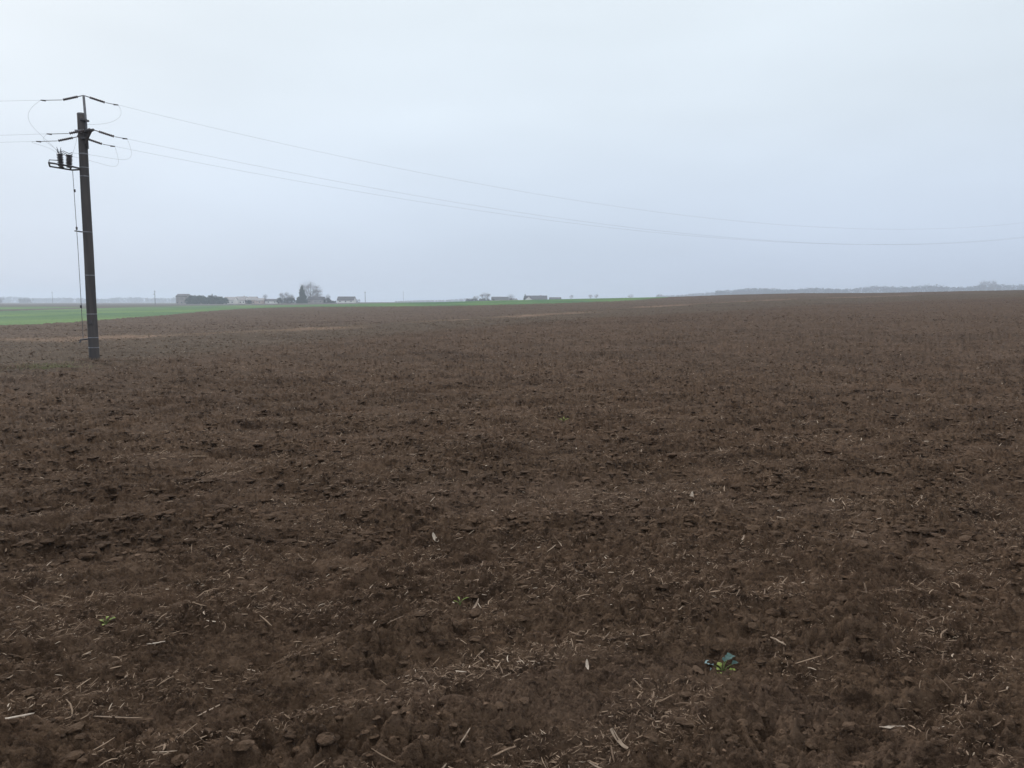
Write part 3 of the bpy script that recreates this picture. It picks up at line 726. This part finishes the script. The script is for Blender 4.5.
M_glass = material('window_glass', (.04, .05, .06), .2, (1, (.06, .07, .08), .4, .6), spec=.6); M_frame = material('white_frame', (.6, .6, .58), .7, (1, (.5, .5, .5), .4, .6)); M_brick = material('chimney_brick', (.28, .14, .10), .9, (3, (.22, .12, .09), .4, .6))
HG = 'houses of the far farmsteads'
def house(px_, D, w, dp, wh, rh, wallm, roofm, label, yaw=0, nwin=3, chim=True, ridge='x', name='farm_house'):
    w *= FS; dp *= FS; wh *= FS; rh *= FS; x, y, z = at(px_, D); o = link(name, None, label=label, cat='house', group=HG, loc=(x, y, z - .1), rot=(0, 0, yaw))
    W, Dp = w / 2, dp / 2
    if ridge == 'x':
        wl = MB().add([(-W,-Dp,0),(W,-Dp,0),(W,Dp,0),(-W,Dp,0),(-W,-Dp,wh),(W,-Dp,wh),(W,Dp,wh),(-W,Dp,wh),(-W,0,wh+rh),(W,0,wh+rh)],
                      [(0,1,5,4),(2,3,7,6),(1,2,6,9,5),(3,0,4,8,7)])
        rf = MB()
        for s in (-1, 1):
            a = (wh - .25 * rh / Dp * 1.0); e = Dp + .4
            q = [(-W-.4, s*e, wh - .4*rh/Dp + .12), (W+.4, s*e, wh - .4*rh/Dp + .12), (W+.4, 0, wh+rh+.12), (-W-.4, 0, wh+rh+.12)]
            rf.add(q + [(a_, b_, c_ + .16) for a_, b_, c_ in q], [(0,1,2,3),(7,6,5,4),(0,4,5,1),(1,5,6,2),(2,6,7,3),(3,7,4,0)])
    else:
        wl = MB().add([(-W,-Dp,0),(W,-Dp,0),(W,Dp,0),(-W,Dp,0),(-W,-Dp,wh),(W,-Dp,wh),(W,Dp,wh),(-W,Dp,wh),(0,-Dp,wh+rh),(0,Dp,wh+rh)],
                      [(0,1,5,8,4),(2,3,7,9,6),(1,2,6,5),(3,0,4,7)])
        rf = MB()
        for s in (-1, 1):
            e = W + .4; q = [(s*e, -Dp-.3, wh - .4*rh/W + .12), (s*e, Dp+.3, wh - .4*rh/W + .12), (0, Dp+.3, wh+rh+.12), (0, -Dp-.3, wh+rh+.12)]
            rf.add(q + [(a_, b_, c_ + .16) for a_, b_, c_ in q], [(0,1,2,3),(7,6,5,4),(0,4,5,1),(1,5,6,2),(2,6,7,3),(3,7,4,0)])
    wl.build('wall', wallm, o); ro = rf.build('roof', roofm, o)
    if chim: MB().box((W*.4, -.4, wh + rh*.5), (W*.4+.7, .3, wh + rh + 1.0)).build('chimney', M_brick, ro)
    for i in range(nwin):
        cx = -W + w * (i + .5) / nwin
        wn = MB().box((cx-.62, -Dp-.05, 1.0), (cx+.62, -Dp+.02, 2.35)).build('window', M_frame, o)
        MB().box((cx-.5, -Dp-.07, 1.1), (cx+.5, -Dp-.04, 2.25)).build('pane', M_glass, wn)
    return o
D0 = 800; FS = 1.43
house(185.5, D0, 7.5, 8, 5.2, 1.7, M_greyp, M_tile2, 'squarish grey farmhouse at the left end of the dark evergreens', nwin=3, chim=False)
for i, (p_, h_, w_) in enumerate(((194, 6.2, 5.2), (199, 5.7, 4.6), (203.5, 6.1, 5.0), (208.5, 5.0, 4.2), (214, 6.0, 4.4), (219, 5.4, 5.0), (224, 4.6, 4.4))):
    o_ = bush(p_, D0 - 12 + (i % 3) * 2, w_, h_, 200 + i, ('dark evergreen at the left end of the dense row beside the grey farmhouse', 'second dark evergreen of the row from the grey farmhouse', 'third dark evergreen of the row from the grey farmhouse', 'middle dark evergreen of the row, lower than its neighbours', 'pointed dark evergreen rising above the row', 'sixth dark evergreen of the row from the grey farmhouse', 'small dark evergreen at the right end of the row, beside the white cottages')[i],
         M_ever, 'evergreen_tree', 'tree', 'dark evergreens in a row', 1500, .4)
conifer(214, D0 - 10, 7.2, 3.2, 231, 'slim conifer tip poking from the dark evergreen row', 'far conifers')
house(232, D0 + 5, 7.4, 8, 2.7, 2.0, M_plaster, M_tile, 'white cottage with grey roof, first to the right of the evergreens', nwin=3, chim=False)
house(243.5, D0 + 18, 7.0, 8, 2.6, 2.4, M_plaster, M_tile, 'white cottage with grey roof between two like it', nwin=3)
house(254.5, D0 + 6, 5.6, 8, 2.7, 2.1, M_pink, M_tile, 'pinkish cottage with grey roof', nwin=2, chim=False)
house(262, D0 - 4, 5, 6, 2.2, 1.5, M_pink, M_tile, 'small pink shed beside the pinkish cottage', nwin=1, chim=False, name='shed')
bush(249.5, D0 - 4, 3.4, 2.6, 240, 'dark shrub in front of the gap between the cottages', n=600)
bare_tree(267, D0, 7.2, 4.2, 241, 'small bare tree rising beside the pink shed')
house(274, D0, 9, 6, 1.9, 1.2, M_plaster, M_tile2, 'long low white outbuilding behind a dark hedge', nwin=2, chim=False, name='outbuilding')
bush(274, D0 + 10, 11, 3.2, 242, 'dark hedge over the low white outbuilding', n=900)
for i, (p_, h_) in enumerate(((284, 8.0), (288.5, 8.4), (293, 7.2))):
    bare_tree(p_, D0 + 4 * i, h_, 5.2, 250 + i, ('leftmost of three bare trees left of the tall conifer', 'middle and tallest of three bare trees left of the tall conifer', 'bare tree nearest the tall conifer, on its left')[i], twigs=1.6)
bush(287.5, D0 - 6, 12, 4.3, 255, 'broad dark thicket under the three bare trees', n=2200)
conifer(303.3, D0 - 14, 13.2, 7.0, 260, 'tall dark pointed conifer in front of the big bare tree', 'far conifers')
bare_tree(312, D0 + 4, 16.8, 17, 261, 'big spreading bare tree, the tallest on the skyline', 18, 2.3)
bare_tree(318, D0 + 6, 11.5, 8, 262, 'bare tree at the right side of the big spreading one', 9, 1.1)
house(317.5, D0 - 2, 11, 8, 2.6, 1.8, M_greyp, M_tile2, 'low dark roofed farmhouse under the big bare tree', nwin=3, chim=False)
bush(326, D0 - 5, 8, 3.9, 263, 'dark shrubbery at the right end of the low dark roofed farmhouse', n=1300)
bare_tree(329, D0, 6.6, 4.4, 264, 'small bare tree right of the low dark roofed farmhouse', twigs=1.5)
bush(333, D0, 5, 1.8, 265, 'low bush in the gap left of the lone long roofed house', n=400)
house(347.5, D0 + 5, 11.5, 8, 2.0, 2.4, M_plaster, M_tile2, 'lone house with a long dark roof and white walls', nwin=3, chim=False)
bush(355.5, D0 + 12, 7, 3.0, 266, 'thin pale bush right of the lone long roofed house', M_twig, n=350, leaf=.3)
# skyline seen above the rise in the middle
D1 = 900; FS = 1.40
def rise(px_, D, **k_): return at(px_, D)
bush(474, D1, 12, 4.2, 300, 'dark bush at the left end of the farm behind the rise', n=1500)
bare_tree(485, D1, 9.2, 10, 301, 'bare tree above the left end of the farm behind the rise', twigs=2.5)
bare_tree(476, D1, 6.6, 7, 302, 'smaller bare tree beside the left end of the farm behind the rise', twigs=1.6)
bush(487, D1 - 4, 12, 4.0, 303, 'dark thicket under the bare trees behind the rise', n=1500)
house(500, D1, 13, 9, 2.3, 2.6, M_plaster, M_tile2, 'long dark roofed barn showing its roof behind the rise', nwin=3, chim=False, name='barn')
bare_tree(512, D1, 7.4, 9, 304, 'pale bare tree between the barn and the white gabled house', twigs=2.4)
bush(513, D1 - 5, 9, 3.6, 305, 'shrubs between the barn and the white gabled house', M_twig, n=700)
house(536, D1, 17, 9, 2.3, 3.0, M_plaster, M_tile2, 'wide dark roofed farmhouse behind the rise', nwin=4)
house(528.5, D1 - 7, 5.5, 7, 2.3, 2.4, M_plaster, M_tile2, 'white gabled wing at the left end of the wide farmhouse', nwin=1, chim=False, ridge='y')
conifer(525, D1 - 2, 7.2, 3.4, 306, 'small dark conifer at the white gable', 'far conifers')
house(555, D1, 9, 7, 2.2, 1.5, M_pink, M_tile2, 'low reddish outbuilding right of the wide farmhouse', nwin=2, chim=False, name='outbuilding')
D2 = 1500; FS = 1.0
for i, (p_, h_, w_, t_) in enumerate(((571, 9.5, 9, 'small lone bare tree just right of the reddish outbuilding'), (590, 9.5, 9, 'left of a touching pair of bare trees on the rise'), (596, 10.5, 10, 'right of a touching pair of bare trees on the rise'), (630, 9, 14, 'low bare tree where the green strip ends'), (659, 8.5, 13, 'low bare tree where the dark ploughed crest begins'))):
    bare_tree(p_, D2, h_, w_, 320 + i, t_, twigs=2.2, group='bare trees on the rise')
for i, (p_, h_, t_) in enumerate(((404, 8.5, ''), )):
    pass
# smaller poles far off
def far_pole(px_, D, h_, arms, label):
    x, y, z = at(px_, D); o = link('power_pole', None, label=label, cat='power pole', group='far power poles', loc=(x, y, z - .2))
    MB().tube([(0, 0, 0), (0, 0, h_)], [.26, .2], 8).build('shaft', M_wood, o)
    MB().box((-.9, -.08, h_ - 1.1), (.9, .08, h_ - .95)).build('crossarm', M_dark, o)
    for x_ in (-.8, 0, .8):
        zb_ = h_ - .95 if x_ else h_
        MB().tube([(x_, 0, zb_), (x_, 0, zb_ + .1), (x_, 0, zb_ + .3)], [.04, .09, .05], 8).build('insulator', M_ins, o)
    if arms: MB().box((-1.5, -.35, h_ - 3.2), (.15, .35, h_ - 2.9)).build('switch_platform', M_dark, o)
far_pole(157, 690, 12.0, True, 'distant dark pole with a side platform, left of the grey farmhouse')
far_pole(55, 1150, 17, False, 'faint distant pole beyond the left green field')
far_pole(366, 800, 11.2, False, 'distant pole standing right of the lone long roofed house')
far_pole(404, 1500, 20, False, 'faintest distant pole, over the middle of the field')
# woods that read as one mass
def wood(name, p0, p1, D0_, D1_, n, h0, h1, label, leaf=1.5, seed=1, rough=.16, per=40):
    rs = np.random.default_rng(seed); P_, = [[]]
    t = rs.random(n); px_ = p0 + (p1 - p0) * t; D = D0_ + (D1_ - D0_) * rs.random(n)
    x = (px_ - 512) / 804 * D; z = base(x, D); h = (h0 + (h1 - h0) * t) * (1 + rs.normal(0, rough * .6, n) * 1) * (1 + .12 * np.sin(px_ * .11) + .1 * np.sin(px_ * .043 + 1))
    c = np.repeat(np.stack([x, D, z], 1), per, 0); hh = np.repeat(h, per); N_ = n * per
    u_ = rs.random(N_) ** .75; d_ = rs.normal(size=(N_, 3)); d_ /= np.linalg.norm(d_, axis=1)[:, None]
    q = c + np.stack([d_[:, 0] * hh * .34, d_[:, 1] * hh * .34, hh * (-.04 + 1.0 * u_)], 1) * [1, 1, 1]
    q[:, 0] = c[:, 0] + d_[:, 0] * hh * .40 * np.sqrt(np.clip(1.05 - u_, .05, 1))
    a = rs.normal(size=(N_, 3)); a /= np.linalg.norm(a, axis=1)[:, None]; b = np.cross(a, rs.normal(size=(N_, 3))); b /= np.linalg.norm(b, axis=1)[:, None]
    s = leaf * (.4 + rs.random(N_))[:, None]
    V_ = np.stack([q - a * s, q + a * s, q + b * s], 1).reshape(-1, 3)
    link(name, np_mesh(name, V_, np.arange(N_ * 3).reshape(-1, 3)), M_wood_far, kind='stuff', label=label, cat='wood')
wood('far_wood', 715, 1180, 2050, 2300, 1500, 15.5, 24, 'long bare wood along the right skyline, blue with haze', 1.5, 5)
wood('far_wood', 655, 800, 2650, 2850, 500, 9, 19, 'fainter bare wood where the ploughed crest begins', 1.5, 6)
wood('far_wood', -160, 205, 2800, 3000, 1200, 17, 15, 'pale treeline along the left skyline beyond the green field', 1.6, 7)
wood('far_wood', 395, 470, 2600, 2700, 260, 3, 8, 'very faint low treeline left of the farm behind the rise', 1.3, 8, per=25)
bare_tree(981, 2020, 33, 22, 401, 'taller bare tree standing above the right hand wood', 12, 3, group='tall trees above the wood')
bare_tree(989, 2040, 34, 23, 402, 'tallest bare tree standing above the right hand wood', 12, 3, group='tall trees above the wood')
for i, (p_, h_, w_) in enumerate(((3, 7, 10), (24, 6.5, 9), (31, 7.2, 9))):
    bush(p_, 1700, w_ * 1.8, h_ * 1.5, 410 + i, ('hazy clump of trees at the left edge of the skyline', 'hazy clump left of the faint pole beyond the green field', 'hazy clump nearest the faint pole beyond the green field')[i], M_twig, 'bare_thicket', 'thicket', 'hazy thickets', 700, .8)

# ------------------------------------------------------------------ the air
hb = MB().box((-5900, -5900, -3.6), (5900, 5900, 62))
haze = hb.build('haze', None, kind='stuff', label='pale grey winter haze over the fields', cat='haze')
hm = bpy.data.materials.new('haze'); hm.use_nodes = True; t = hm.node_tree; t.nodes.clear()
o_ = t.nodes.new('ShaderNodeOutputMaterial'); pv = t.nodes.new('ShaderNodeVolumePrincipled')
pv.inputs['Density'].default_value = .00038; pv.inputs['Color'].default_value = (.78, .87, 1, 1); pv.inputs['Anisotropy'].default_value = .3
t.links.new(pv.outputs[0], o_.inputs['Volume']); haze.data.materials.clear(); haze.data.materials.append(hm)
